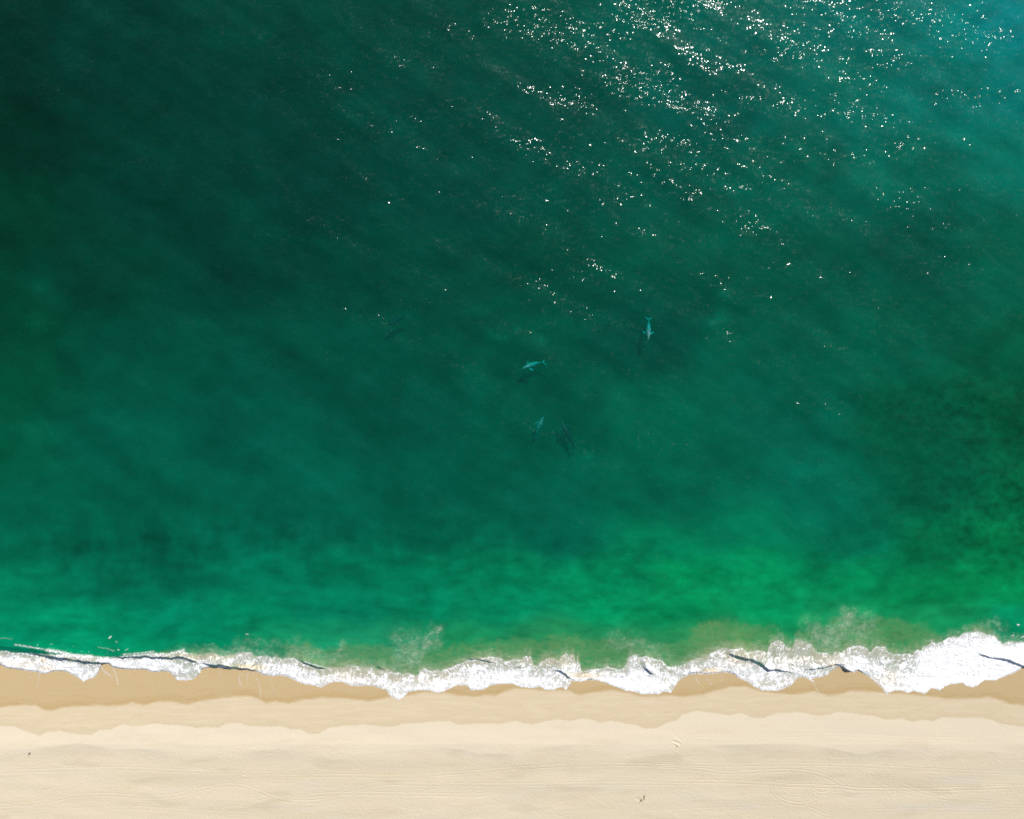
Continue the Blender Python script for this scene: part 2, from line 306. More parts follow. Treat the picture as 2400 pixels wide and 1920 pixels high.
def water_fields(PX, PY):
    shp = PX.shape
    # smooth interpolation of the sampled colours, painted top-right glow included
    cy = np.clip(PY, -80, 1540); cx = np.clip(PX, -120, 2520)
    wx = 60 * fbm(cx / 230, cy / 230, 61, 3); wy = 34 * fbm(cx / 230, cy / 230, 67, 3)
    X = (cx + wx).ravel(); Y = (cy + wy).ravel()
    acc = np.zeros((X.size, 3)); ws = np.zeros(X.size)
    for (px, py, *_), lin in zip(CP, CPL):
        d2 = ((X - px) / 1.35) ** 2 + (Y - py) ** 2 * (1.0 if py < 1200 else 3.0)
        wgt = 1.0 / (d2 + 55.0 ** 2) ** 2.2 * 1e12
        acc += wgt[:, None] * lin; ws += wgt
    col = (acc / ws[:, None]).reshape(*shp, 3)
    # diagonal bands of clearer and cloudier water
    a = (-PX * 0.53 + PY * 0.85); b = (PX * 0.85 + PY * 0.53)
    ww = 40 * fbm(PX / 300, PY / 300, 71, 3)
    band = fbm((a + ww) / 125, b / 330, 72, 4)
    wisp = fbm((PX + ww) / 90, (PY + ww) / 56, 75, 4, 0.46)
    deep = 1 - sstep(1250, 1450, PY)
    m = 1 + 0.28 * band * (0.35 + 0.65 * deep) + 0.17 * wisp
    shal = sstep(1150, 1330, PY + 60 * fbm(PX / 200, PY / 90, 111, 2))
    cl1 = fbm((PX + 2 * ww) / 95, (PY + ww) / 42, 112, 5, .55); cl2 = fbm(PX / 42, PY / 20, 114, 4, .55)
    m = m * (1 + shal * (0.46 * cl1 + 0.20 * cl2))
    m = m * (1 + (1 - shal) * 0.20 * fbm((PX - ww) / 60, (PY + 2 * ww) / 48, 116, 4, .5))
    # mottled bottom: reef on the right, blotches on the left
    def blob(cx_, cy_, rx, ry): return np.exp(-(((PX - cx_) / rx) ** 2 + ((PY - cy_) / ry) ** 2))
    r1 = np.clip(blob(2400, 1200, 300, 170) + .6 * blob(2150, 960, 160, 60) + .5 * blob(2330, 950, 120, 110), 0, 1)
    n1 = fbm(PX / 20, PY / 17, 81, 4, .5); n1b = fbm(PX / 60, PY / 50, 83, 2)
    m = m * (1 + r1 * (0.62 * n1 + 0.4 * n1b))
    r2 = np.clip(blob(300, 1290, 230, 75) + .5 * blob(700, 1270, 300, 70) + .5 * blob(1100,1300,350,70), 0, 1)
    n2 = fbm(PX / 46, PY / 66, 85, 3, .5)
    m = m * (1 + r2 * (0.50 * n2 - 0.05))
    r3 = blob(1500, 1380, 600, 90)
    m = m * (1 + r3 * 0.30 * fbm(PX / 34, PY / 18, 87, 4, .5))
    # faint lighter and darker streaks running away from the beach
    m = m * (1 + 0.06 * perlin(PX / 16, PY / 120, 89) * blob(600, 1260, 800, 130))
    for (bx, by, rr, s) in [(1150,785,12,.5),(1178,790,12,.55),(1210,772,7,.4),(1262,775,24,.35),(1270,798,9,.45),(1690,745,14,.6),(1668,757,9,.4),(1698,690,10,.5),(1100,870,16,.25),
                            (100,672,16,.5),(90,758,22,.5),(130,700,16,.25),(1118,902,26,.2),(1378,1070,10,.35),(1620,800,60,.12),(1325,760,14,.3),(860,780,60,.12)]:
        m = m + s * np.exp(-((PX - bx) ** 2 + (PY - by) ** 2) / rr ** 2 / 1.6) * (0.75 + 0.5 * perlin(PX / 9, PY / 9, 91))
    m = np.clip(m, 0.62, 1.9)
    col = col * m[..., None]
    # suspended sand next to the foam
    yy = PY + 22 * fbm(PX / 30, PY / 26, 93, 5, .62)
    xx = PX + 30 * fbm(PX / 30, PY / 26, 94, 5, .62)
    su = SANDU(xx)
    sd_ = sstep(su - 4, su + 14, yy) * SANDS(PX) * (0.72 + 0.28 * sstep(su, su + 55, yy) + 0.55 * fbm(PX / 26, PY / 12, 95, 5, .62))
    fil = 1 - 2.2 * np.abs(perlin((PX + 2 * xx) / 54, (PY + 1.5 * yy) / 30, 117))
    sd_ = np.clip(sd_ * (0.68 + 0.36 * fil), 0, 1) * (PY > 1380)
    sand_c = srgb([116, 158, 100]); sand_d = srgb([178, 164, 112])
    near_f = np.clip(1 - (fU(PX) - PY) / 26.0, 0, 1)
    sc = sand_c + (sand_d - sand_c) * (near_f ** 2 * 0.8)[..., None]
    col = col + (sc - col) * sd_[..., None]
    pl = np.zeros(shp)
    px2 = PX + 26 * fbm(PX / 26, PY / 26, 96, 5, .66); py2 = PY + 26 * fbm(PX / 26, PY / 26, 97, 5, .66)
    lo = (PY[:, 0] > 1380) & (PY[:, 0] < 1640)
    if lo.any():
        for pts, wdt, st in PLUMES:
            d, t = seg_dist(px2[lo], py2[lo], pts)
            pl[lo] = np.maximum(pl[lo], st * np.exp(-(d / wdt) ** 2 * 1.3) * np.clip(1.25 - 2.4 * np.abs(perlin(px2[lo] / 8, py2[lo] / 12, 101)), .35, 1.25))
    # milky, air-filled water just off the foam
    mk = 0.68 * np.clip(1 - (fU(PX) - PY - 6 * fbm(PX / 10, PY / 10, 98, 3)) / 24.0, 0, 1) * sstep(380, 520, PX) * (0.6 + 0.9 * fbm(PX / 9, PY / 9, 99, 3))
    pl = np.clip(np.maximum(pl, mk * (PY > 1450)) * (0.8 + 1.3 * fbm(PX / 16, PY / 14, 100, 5, .66)), 0, .8)
    pc = srgb([190, 208, 180])
    col = col + (pc - col) * pl[..., None]
    # clear bottle-green wall of the breaker on the left
    gw = sstep(1511, 1517, PY - 0.1 * np.clip(PX, 0, 120)) * (1 - sstep(1532, 1540, PY)) * (1 - sstep(100, 170, PX)) * (PX < 400)
    col = col + (srgb([0, 104, 84]) - col) * (0.8 * gw)[..., None]
    # clarity: how much of what lies below shows
    CD = 0.57
    cl = np.full(shp, CD)
    L = fL(PX); U = fU(PX)
    sh_ = sstep(1380, 1500, PY)
    cl = cl + (0.35 - cl) * sh_
    # light that comes back from the bottom is not part of the water's own colour
    depth = np.clip(-sand_base(PX, PY), 0, 30)
    sig = 1.1 * (1 - np.array([0.0, 0.935, 0.915]))
    bot = (cl ** 2)[..., None] * np.exp(-sig * (depth * 2.45)[..., None]) * np.array([.26, .26, .15]) * 1.2
    col = np.maximum(col - bot, col * 0.35)
    col = np.clip(col / (1 - cl)[..., None], 0, 1.0)
    inf = np.clip((PY - U + 2) / 9.0, 0, 1) * (PX > -400)
    col = col + (srgb([214, 200, 160]) * 1.3 - col) * (0.85 * inf)[..., None]
    cl = np.where(PY > U, cl + (0.6 - cl) * np.clip((PY - U) / 26.0, 0, 1), cl)
    return col, cl

WATER_K = 1.0 / 1.46   # radiance of a white surface under this sun and sky -> albedo

def make_sea():
    xs = axis([(-15000, -2500, 1500), (-2500, -500, 200), (-500, -150, 12), (-150, 2550, 2.0), (2550, 2900, 12), (2900, 4900, 200), (4900, 17400, 1500)])
    ys = axis([(-15000, -2500, 1500), (-2500, -400, 200), (-400, -40, 12), (-40, 1400, 4.5), (1400, 1490, 2.0), (1490, 1652, 1.0)])
    PX, PY = np.meshgrid(xs, ys)
    Z = sea_z(PX, PY)
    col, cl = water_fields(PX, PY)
    g = NT("sea_water")
    at = g.n("Attribute", attribute_name="col").outputs["Color"]
    clr = g.n("Attribute", attribute_name="clarity").outputs["Fac"]
    tc = g.n("TexCoord").outputs["Object"]
    def mapped(rot, sc):
        return g.n("Mapping", ins={"Vector": tc, "Rotation": (0, 0, rot), "Scale": sc}).outputs[0]
    # slopes of the wind chop, as two independent fields
    v1 = mapped(math.radians(28), (0.30, 0.66, 0.5))
    n1 = g.n("TexNoise", ins={"Vector": v1, "Scale": 1.0, "Detail": 2.0, "Roughness": 0.6})
    v2 = mapped(math.radians(-38), (1.7, 1.0, 1.0))
    n2 = g.n("TexNoise", ins={"Vector": v2, "Scale": 0.75, "Detail": 1.0, "Roughness": 0.5})
    v3 = mapped(math.radians(33), (0.018, 0.062, 0.05))
    n3 = g.n("TexNoise", ins={"Vector": v3, "Scale": 1.0, "Detail": 3.0, "Roughness": 0.6}).outputs["Fac"]
    gust = g.n("MapRange", ins={0: n3, 1: 0.38, 2: 0.66, 3: 0.38, 4: 1.20}).outputs[0]
    s1 = g.n("VectorMath", operation='SUBTRACT', ins={0: n1.outputs["Color"], 1: (0.5, 0.5, 0.5)}).outputs[0]
    s2 = g.n("VectorMath", operation='SUBTRACT', ins={0: n2.outputs["Color"], 1: (0.5, 0.5, 0.5)}).outputs[0]
    s1 = g.n("VectorMath", operation='SCALE', ins={0: s1, "Scale": 0.95}).outputs[0]
    s2 = g.n("VectorMath", operation='SCALE', ins={0: s2, "Scale": 0.80}).outputs[0]
    ss = g.n("VectorMath", operation='ADD', ins={0: s1, 1: s2}).outputs[0]
    ss = g.n("VectorMath", operation='SCALE', ins={0: ss, "Scale": gust}).outputs[0]
    ss = g.n("VectorMath", operation='MULTIPLY', ins={0: ss, 1: (1, 1, 0)}).outputs[0]
    geo = g.n("NewGeometry").outputs["Normal"]
    nrm = g.n("VectorMath", operation='ADD', ins={0: geo, 1: ss}).outputs[0]
    nrm = g.n("VectorMath", operation='NORMALIZE', ins={0: nrm}).outputs[0]
    # fine unevenness of the turbid water itself
    n4 = g.n("TexNoise", ins={"Vector": v1, "Scale": 0.5, "Detail": 3.0, "Roughness": 0.55}).outputs["Fac"]
    k = g.n("MapRange", ins={0: n4, 1: 0.3, 2: 0.7, 3: 0.965, 4: 1.035}).outputs[0]
    k = g.math('MULTIPLY', k, WATER_K)
    c2 = g.n("VectorMath", operation='SCALE', ins={0: at, "Scale": k}).outputs[0]
    dif = g.n("BsdfDiffuse", ins={"Color": c2})
    tra = g.n("BsdfTransparent", ins={"Color": (1, 1, 1, 1)})
    body = g.n("MixShader", ins={0: clr, 1: dif.outputs[0], 2: tra.outputs[0]})
    glo = g.n("BsdfGlossy", ins={"Color": (1, 1, 1, 1), "Roughness": 0.10, "Normal": nrm})
    glo.distribution = 'BECKMANN'
    glo2 = g.n("BsdfGlossy", ins={"Color": (1, 1, 1, 1), "Roughness": 0.27, "Normal": nrm})
    glo2.distribution = 'BECKMANN'
    gg = g.n("MixShader", ins={0: 0.05, 1: glo.outputs[0], 2: glo2.outputs[0]})
    # reflectance of the surface, the same from above and from below (Schlick)
    gm = g.n("NewGeometry")
    dt = g.n("VectorMath", operation='DOT_PRODUCT', ins={0: gm.outputs["Incoming"], 1: gm.outputs["Normal"]}).outputs["Value"]
    om = g.math('SUBTRACT', 1.0, g.math('ABSOLUTE', dt))
    fr = g.math('ADD', g.math('MULTIPLY', g.math('POWER', om, 5.0), 0.98), 0.019)
    mix = g.n("MixShader", ins={0: fr, 1: body.outputs[0], 2: gg.outputs[0]})
    g.link(mix.outputs[0], g.out.inputs["Surface"])
    va = g.n("VolumeAbsorption", ins={"Color": (0.0, 0.935, 0.915, 1), "Density": 1.1})
    g.link(va.outputs[0], g.out.inputs["Volume"])
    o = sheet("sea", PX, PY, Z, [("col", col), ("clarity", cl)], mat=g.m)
    return tag(o, kind='structure')

# ------------------------------------------------------------------ foam
TRAILS = [([(265,1564),(269,1575),(273,1586),(277,1606)],1.3,.8),([(92,1578),(90,1600),(87,1614)],1.5,.35),([(70,1576),(72,1592)],1.5,.3),([(216,1560),(222,1575),(220,1590)],1.6,.55),([(233,1556),(243,1572),(262,1586)],2.5,.35),
 ([(516,1573),(517,1588)],1.1,.45),([(568,1580),(562,1583),(561,1594),(564,1604),(569,1612)],1.1,.85),([(582,1574),(580,1585),(579,1598),(582,1609)],1.1,.6),([(594,1576),(595,1586)],1.2,.55),([(600,1588),(606,1600),(609,1613),(611,1634)],1.2,.6),([(630,1585),(637,1600),(640,1618)],1.2,.35),
 ([(1897,1590),(1906,1597),(1912,1612),(1918,1621),(1926,1629)],1.2,.6),([(1337,1600),(1342,1618)],1.0,.4),([(1630,1588),(1638,1603)],1.3,.5),([(1655,1590),(1667,1604)],1.3,.5),([(1690,1582),(1692,1600)],1.3,.35),
 ([(1866,1577),(1880,1580),(1890,1585),(1898,1592),(1904,1596)],2.2,1.0),([(1804,1556),(1830,1560),(1850,1570),(1868,1578)],2.6,1.0),
 ([(35,1511),(60,1515),(90,1520),(111,1524)],1.7,.7),([(111,1524),(140,1529),(165,1535),(190,1538),(215,1540)],3.6,1.0),([(230,1517),(240,1519),(252,1520),(262,1524),(268,1525)],1.0,.4),([(276,1523),(279,1524)],1.2,.8),([(294,1524),(300,1521)],.9,.5),
 ([(290,1534),(330,1531),(360,1528)],2.4,.5),([(0,1497),(12,1496),(28,1498)],1.6,.28),([(256,1496),(260,1492)],1.4,1.0),([(272,1504),(274,1505)],1.2,.8),([(577,1486),(582,1487)],1.0,.7),([(380,1540),(410,1530),(430,1524)],3.2,.7),
 ([(430,1541),(450,1545),(470,1551),(492,1557)],3.0,1.0),([(700,1549),(730,1556),(760,1565)],1.4,.6),([(2040,1585),(2066,1606),(2078,1623)],3.5,1.0),([(1640,1578),(1680,1575)],3,.9),([(1530,1578),(1560,1584),(1590,1588),(1600,1586)],3,.8),([(1325,1576),(1340,1586),(1360,1593)],4,1.0),
 ([(2385,1464),(2388,1465)],1.6,1.0),([(2372,1490),(2376,1489)],1.2,.7),([(2394,1494),(2400,1492)],1.4,.8),([(1105,1571),(1130,1570),(1150,1569)],.8,.0)]
FILMS = [(245,1570,22,16,.34),(440,1580,45,14,.45),(1930,1578,45,14,.42),(1850,1603,40,12,.4),(1640,1592,70,12,.24),(1320,1600,30,14,.3),(1575,1600,20,18,.4),(1790,1600,30,14,.4),(1350,1555,20,16,.35),(1420,1550,40,14,.3),(560,1545,70,12,.25),(640,1548,40,8,.4)]
TAN = [(1372,1583,34,6,1.0),(580,1562,40,6,1.0),(600,1566,22,5,1.0),(1665,1571,24,5,1.0),(1952,1558,12,4,.9),(55,1556,50,9,.35),(110,1567,24,5,.5),(100,1547,8,7,.7),(2085,1590,24,22,.35),(1730,1545,40,16,.45),(1300,1550,60,12,.35),(470,1540,60,8,.45),(1040,1590,60,20,.2),(820,1580,60,16,.35),(1900,1545,90,14,.35)]

def make_foam():
    xs = axis([(-400, -60, 3.0), (-60, 2460, 1.0), (2460, 2800, 3.0)])
    ys = axis([(1462, 1646, 1.0)])
    X, Y = np.meshgrid(xs, ys)
    # ragged outline and curling inner pattern: warped coordinates
    wx = 7 * fbm(X / 15, Y / 15, 11, 3, .6); wy = 6 * fbm(X / 13, Y / 13, 12, 3, .6)
    U = fU(X + 0.6 * wx); L = fL(X)
    top = sstep(-3, 4, (Y + 0.8 * wy) - U)
    e = 1.6 * fbm(X / 6.0, Y / 9.0, 13, 3, .6) + 0.8 * perlin(X / 2.2, Y / 3, 14)
    bot = sstep(-0.6, 0.9, L + e - Y)
    t = np.clip((Y - U) / np.maximum(L - U, 4), 0, 1)
    u = X + wx + 3 * perlin(X / 7, Y / 11, 15) + 16 * perlin(X / 90, Y / 50, 9); v = Y + wy
    r1 = 1 - np.abs(perlin(u / 9.5, v / 21, 16)) * 2.2
    r2 = 1 - np.abs(perlin(u / 5.0, v / 10.0, 17)) * 2.2
    r3 = 1 - np.abs(perlin(u / 2.8, v / 5.0, 18)) * 2.0
    c1 = 1 - 2.0 * np.clip(cells(u / 7.0, v / 20.0, 1), 0, .8); c2 = 1 - 2.0 * np.clip(cells(u / 4.2, v / 10.0, 2), 0, .8)
    r1 = 1 - np.abs(perlin(u / 6.0, v / 22, 16)) * 2.2
    f = 0.30 * c1 + 0.22 * c2 + 0.26 * r1 + 0.14 * r3 + 0.50 * fbm(X / 26, Y / 18, 19, 3)
    q = np.quantile(f[::3, ::3], np.linspace(0, 1, 101)); f = np.interp(f, q, np.linspace(0, 1, 101))
    S0 = fS(X)
    cov = S0 * (0.36 + 0.64 * sstep(0.1, 0.62, t + .25 * fbm(X / 22, Y / 30, 29, 2))) * (0.94 + .1 * t)
    dn = sstep(.78, .99, S0 + .12 * fbm(X / 40, Y / 30, 110, 3)); cov = cov + (np.maximum(cov, S0 * (0.66 + 0.50 * sstep(0, .3, t))) - cov) * dn
    rim = np.exp(-((L + e - Y) / 3.5) ** 2)
    cov = np.maximum(cov, rim * (0.55 + 0.45 * sstep(.5, .8, S0)))
    rimu = np.exp(-((Y + .8 * wy - U - 2) / 3.0) ** 2)
    cov = np.maximum(cov, 0.72 * rimu * sstep(.55, .8, S0))
    for cx, cy, rx, ry, s in FILMS:
        k = np.exp(-(((X - cx) / rx) ** 2 + ((Y - cy) / ry) ** 2) ** 1.5)
        cov = cov * (1 - 0.75 * k) + (0.20 + 0.3 * s) * k
    cov = np.clip(cov, 0, 1.3)
    soft = 0.42
    a = sstep(1 - cov - soft, 1 - cov + soft, f)
    a = np.maximum(a, 0.80 * np.clip(cov, 0, 1) ** 1.1)        # thin film between the threads
    for cx, cy, rx, ry, s in FILMS:
        k = np.exp(-(((X - cx) / rx) ** 2 + ((Y - cy) / ry) ** 2) ** 1.5)
        a = np.maximum(a, 0.5 * s * k)
    a = a * top * bot
    # nothing but the dark wall shows just below a tall crest
    wz = wave_z(X, Y)
    for pts, wd, st in TRAILS:
        if st <= 0: continue
        if min(p[1] for p in pts) > 1554 and wd <= 1.6: st *= 0.6
        if max(p[0] for p in pts) < 30: st *= 0.5
        def put(sl, d, tt, wd=wd, st=st):
            br = 0.72 + 0.9 * perlin(X[sl] / 6, Y[sl] / 3, 21) + .5 * perlin(X[sl] / 2.5, Y[sl] / 2, 22)
            a[sl] = np.maximum(a[sl], np.clip(st * np.exp(-(d / wd) ** 2) * br, 0, 1))
        near(X + 0, Y, spline(pts, 5), wd * 3 + 2, put)
    # specks and lacy scraps floating off the break
    sp = perlin(X / 2.2, Y / 1.8, 23) + .5 * perlin(X / 9, Y / 6, 24) + .35 * perlin(X / 60, Y / 30, 25)
    a = np.maximum(a, sstep(1.02, 1.12, sp) * (Y < U) * (Y > U - 26) * .8)
    tan = np.zeros(X.shape)
    for cx, cy, rx, ry, s in TAN:
        tan = np.maximum(tan, s * np.exp(-((X - cx) / rx) ** 2 - ((Y - cy) / ry) ** 2))
    tan = np.clip(tan * (0.6 + 1.6 * np.clip(perlin(X / 4, Y / 3, 26) + .2, 0, 1)), 0, 1)
    Z = sea_z(X, Y)
    s = sand_base(X, Y)
    lump = 0.26 * np.abs(fbm(u / 8, v / 11, 27, 4, .6)) * 2 + 0.05 * np.abs(perlin(X / 3.0, Y / 3.0, 28))
    lump = lump * sstep(.3, .9, a) * np.clip(0.3 + (L - Y) / 14, 0.15, 1)
    edge = np.clip((L + e - Y) / 5.0, 0, 1)
    rb = 0.05 * np.exp(-((L + e - Y - 5) / 2.5) ** 2)
    Z = np.maximum(Z, s) + 0.012 + 0.03 * edge + (lump + rb) * edge
    vis = a > 0.035
    keep = vis[:-1, :-1] | vis[1:, :-1] | vis[:-1, 1:] | vis[1:, 1:]
    g = NT("foam")
    al = g.n("Attribute", attribute_name="amount").outputs["Fac"]
    tn = g.n("Attribute", attribute_name="tan").outputs["Fac"]
    tc = g.n("TexCoord").outputs["Object"]
    n = g.n("TexNoise", ins={"Vector": tc, "Scale": 2.6, "Detail": 3.0, "Roughness": 0.65}).outputs["Fac"]
    br = g.n("MapRange", ins={0: n, 1: 0.3, 2: 0.7, 3: -0.16, 4: 0.16}).outputs[0]
    k = g.math('MULTIPLY', g.math('MULTIPLY', al, g.math('SUBTRACT', 1.0, al)), 4.0)
    al2 = g.n("Clamp", ins={0: g.math('ADD', al, g.math('MULTIPLY', br, k))}).outputs[0]
    cc = g.n("Mix", data_type='RGBA', ins={0: tn, 6: (0.86, 0.86, 0.855, 1), 7: (0.88, 0.70, 0.46, 1)}).outputs[2]
    bump = g.n("Bump", ins={"Strength": 0.5, "Distance": 0.15, "Height": n}).outputs[0]
    d = g.n("BsdfDiffuse", ins={"Color": cc, "Normal": bump})
    tr = g.n("BsdfTransparent")
    mx = g.n("MixShader", ins={0: al2, 1: tr.outputs[0], 2: d.outputs[0]})
    g.link(mx.outputs[0], g.out.inputs["Surface"])
    o = sheet("foam", X, Y, Z, [("amount", a), ("tan", tan)], keep=keep, mat=g.m)
    return tag(o, "white lacy foam of the shore break along the beach", "foam", kind='stuff')

# ------------------------------------------------------------------ sand
def off(pts, d):
    p = spline(pts, 5); q = []
    for i in range(len(p)):
        a = p[max(0, i - 1)]; b = p[min(len(p) - 1, i + 1)]
        tx, ty = b[0] - a[0], b[1] - a[1]; l = math.hypot(tx, ty) or 1
        q.append((p[i][0] - ty / l * d, p[i][1] + tx / l * d))
    return q
# wheel tracks: centre line (photo pixels), depth factor
TRACKS = [
 ([(1500,1830),(1600,1831),(1680,1832),(1750,1834),(1800,1837),(1850,1841),(1900,1842),(1960,1845),(2000,1849),(2030,1851),(2150,1851),(2250,1849),(2350,1846),(2420,1843)],1.0),
 ([(1560,1800),(1640,1804),(1700,1811),(1780,1808),(1850,1806),(1900,1811),(1930,1819),(1960,1832),(1985,1846),(2010,1851)],.9),
 ([(1200,1800),(1400,1793),(1600,1791),(1700,1793),(1850,1791),(2000,1794),(2150,1803),(2300,1810),(2420,1812)],.6),
 ([(1804,1836),(1808,1852),(1818,1866),(1836,1877),(1858,1883),(1880,1884),(1900,1880),(1922,1872)],1.1),
 ([(1892,1840),(1895,1856),(1903,1870),(1916,1878),(1930,1880),(1945,1876)],1.0),
 ([(1893,1838),(1903,1850),(1918,1859),(1935,1860),(1955,1852),(1980,1852)],.9),
 ([(1832,1846),(1842,1858),(1858,1864),(1880,1866)],.5),([(1980,1862),(1995,1866),(2012,1868),(2035,1862)],.9),
 ([(1915,1810),(1935,1801),(1950,1799),(1970,1802),(1990,1812)],.6),([(2030,1812),(2055,1814),(2090,1812)],.5),
 ([(600,1818),(800,1818),(940,1820),(1060,1812),(1120,1808),(1250,1798),(1360,1791),(1500,1793),(1620,1798)],.6),
 ([(780,1862),(840,1846),(900,1837),(1000,1838),(1170,1840),(1300,1838),(1420,1836),(1500,1836),(1600,1836)],.7),
 ([(1140,1766),(1163,1778),(1176,1795),(1178,1815),(1168,1838),(1150,1856),(1120,1864),(1000,1862),(800,1860),(700,1868)],.7),
 ([(-60,1896),(0,1889),(90,1881),(170,1866),(230,1862),(280,1864),(330,1868),(400,1866),(470,1850),(530,1840),(580,1845),(640,1868),(700,1880),(760,1876),(820,1862)],.7),
 ([(-60,1812),(100,1806),(300,1802),(450,1808),(600,1811),(750,1814)],.5),([(150,1900),(300,1893),(450,1902),(600,1908)],.4),
 ([(1880,1893),(1900,1896),(1925,1908),(1950,1916)],.6),([(2080,1830),(2130,1845),(2180,1862),(2240,1878)],.6),([(2060,1838),(2120,1858),(2200,1870),(2400,1885)],.5),
 ([(2150,1820),(2200,1822),(2300,1832),(2420,1836)],.4),([(970,1876),(985,1900),(990,1925)],.4),([(1500,1904),(1700,1896),(1850,1892)],.35),
 ([(2000,1903),(2150,1898),(2300,1900),(2420,1896)],.4),([(1600,1722),(1750,1726),(1950,1722),(2120,1730),(2300,1733)],.35),
]

def make_sand():
    xs = axis([(-15000, -2500, 1500), (-2500, -500, 200), (-500, -60, 15), (-60, 2460, 1.5), (2460, 2900, 15), (2900, 4900, 200), (4900, 17400, 1500)])
    ys = axis([(-15000, -2500, 1500), (-2500, -400, 250), (-400, 1400, 40), (1400, 1500, 8), (1500, 1600, 2.0), (1600, 1945, 1.0), (1945, 2100, 8), (2100, 3000, 100), (3000, 17000, 1400)])
    X, Y = np.meshgrid(xs, ys)
    Z = sand_base(X, Y)
    W = fW(X); M = fM(X); D = fD(X)
    ef = 1.2 * fbm(X / 9, Y / 9, 31, 3, .6)
    ef2 = 3.5 * fbm(X / 34, Y / 12, 30, 4, .6)
    wet = 1 - sstep(-5, 6, Y - W + ef + ef2)
    damp = 1 - sstep(-2.6, 2.6, Y - M + 1.8 * ef + .6 * ef2)
    pnoise = fbm(X / 420, Y / 60, 32, 4)
    back = sstep(0, 26, Y - D + 12 * fbm(X / 60, Y / 14, 33, 3)) * (Y < 2400)
    # relief: gentle lee slope behind the berm ridge, hummocks, footprints, wheel tracks
    z = 0.75 * (1 - np.exp(-np.clip(Y - D, 0, None) / 12.0)) ** 1.5 * (0.25 + 0.75 * sstep(-.15, .4, fbm(X / 170, 0 * Y + 4.4, 34, 2)))
    Z = Z - z * np.exp(-np.clip(Y - D, 0, None) / 120.0)
    inb = sstep(1650, 1750, Y)
    Z = Z + inb * (0.30 * fbm(X / 260, Y / 60, 35, 2) + 0.05 * fbm(X / 90, Y / 22, 36, 2))
    Z = Z + 0.9 * sstep(1904, 1916, Y + 4 * perlin(X / 80, 0 * Y, 39)) * sstep(1500, 1700, X) * (Y < 3000) * np.exp(-np.clip(Y - 1916, 0, None) / 200) * .0
    pr = sstep(1725, 1775, Y + 20 * fbm(X / 90, Y / 30, 37, 2)) * (Y < 1945)
    uu = X * .83 + Y * .5; vv = -X * .5 + Y * .83
    foot = perlin(uu / 2.6, vv / 3.6, 38) + .8 * perlin(uu / 5.2, vv / 7, 40)
    dens = 0.45 + 0.9 * np.clip(fbm(X / 130, Y / 30, 44, 3) + .35, 0, 1)
    foot = np.minimum(foot + .15, 0.25)
    Z = Z + pr * dens * 0.085 * foot
    rak = perlin(X / 110, Y / 2.6, 45) * 0.018 * pr * np.clip(fbm(X / 200, Y / 25, 46, 2) * 2 + .5, 0, 1)
    Z = Z + rak
    Z = Z + (1 - pr) * damp * 0.02 * fbm(X / 30, Y / 8, 47, 3) * (Y > 1500) * (Y < 1945)
    for pts, k in TRACKS:
        for s in (-4.0, 4.0):
            c = off(pts, s)
            def put(sl, d, t, k=k):
                fade = sstep(0, .08, t) * (1 - sstep(.92, 1, t)) * (0.7 + .6 * perlin(X[sl] / 30, Y[sl] / 30, 48))
                Z[sl] += k * fade * (-0.15 * np.exp(-(d / 0.95) ** 2) + 0.06 * np.exp(-((d - 2.1) / .8) ** 2))
            near(X, Y, c, 5, put)
    # footprints trails (rows of single prints)
    for (x0, y0), (x1, y1) in [((30,1778),(72,1765)),((1500,1878),(1590,1745)),((1560,1700),(1600,1740)),((2310,1674),(2345,1705)),((200,1800),(120,1870)),((560,1820),(620,1760)),((400,1870),(440,1900)),((2330,1690),(2380,1728))]:
        n = int(math.hypot(x1 - x0, y1 - y0) / 4.2)
        for i in range(n):
            fx = x0 + (x1 - x0) * i / n + (-1) ** i * 0.8; fy = y0 + (y1 - y0) * i / n
            def put(sl, d, t): Z[sl] -= 0.10 * np.exp(-(d / 1.0) ** 2)
            near(X, Y, [(fx, fy), (fx + .6, fy + .2)], 4, put)
    for (fx, fy, r, dp) in [(1589,1742,3.6,.14),(1583,1748,2.8,.10),(575,1817,1.8,.22),(1497,1874,4,.12),(1580,1738,3,.15)]:
        def put(sl, d, t, r=r, dp=dp): Z[sl] += -dp * np.exp(-(d / r) ** 2) + dp * .7 * np.exp(-((d - r * 1.5) / (r * .5)) ** 2)
        near(X, Y, [(fx - r, fy - r * .5), (fx + r, fy + r * .5)], r * 4, put)
    dry = srgb([243, 229, 203]); dampc = srgb([231, 213, 180]); wetc = srgb([215, 189, 143]); backc = srgb([233, 219, 190]); grey = srgb([234, 223, 200])
    col = np.zeros((*X.shape, 3)) + dry
    def mixc(c, k):
        nonlocal col
        col = col + (c - col) * np.clip(k, 0, 1)[..., None]
    mixc(backc, back * (.75 + .8 * pnoise))
    mixc(grey, .8 * sstep(.08, .5, fbm(X / 220, Y / 40, 49, 3)) * sstep(1770, 1830, Y))
    mixc(dampc, sstep(.1, .5, fbm(X / 150, Y / 30, 50, 4, .6)) * .35 * (Y > M))
    mixc(srgb([218, 204, 174]), sstep(.15, .55, fbm(X / 150, Y / 34, 52, 3)) * .5 * back)
    mixc(dampc, damp)
    mixc(srgb([236, 219, 188]), damp * sstep(-.1, .3, fbm(X / 80, Y / 9, 53, 4)) * .7)
    mixc(srgb([224, 205, 170]), np.exp(-((M - Y) / 9.0) ** 2) * damp * .55)
    mixc(wetc, wet)
    mixc(srgb([203, 172, 118]), wet * np.exp(-((W - Y) / 11.0) ** 2) * .6)
    mixc(srgb([214, 190, 148]), wet * sstep(0, .4, fbm(X / 60, Y / 16, 54, 4)) * .6)
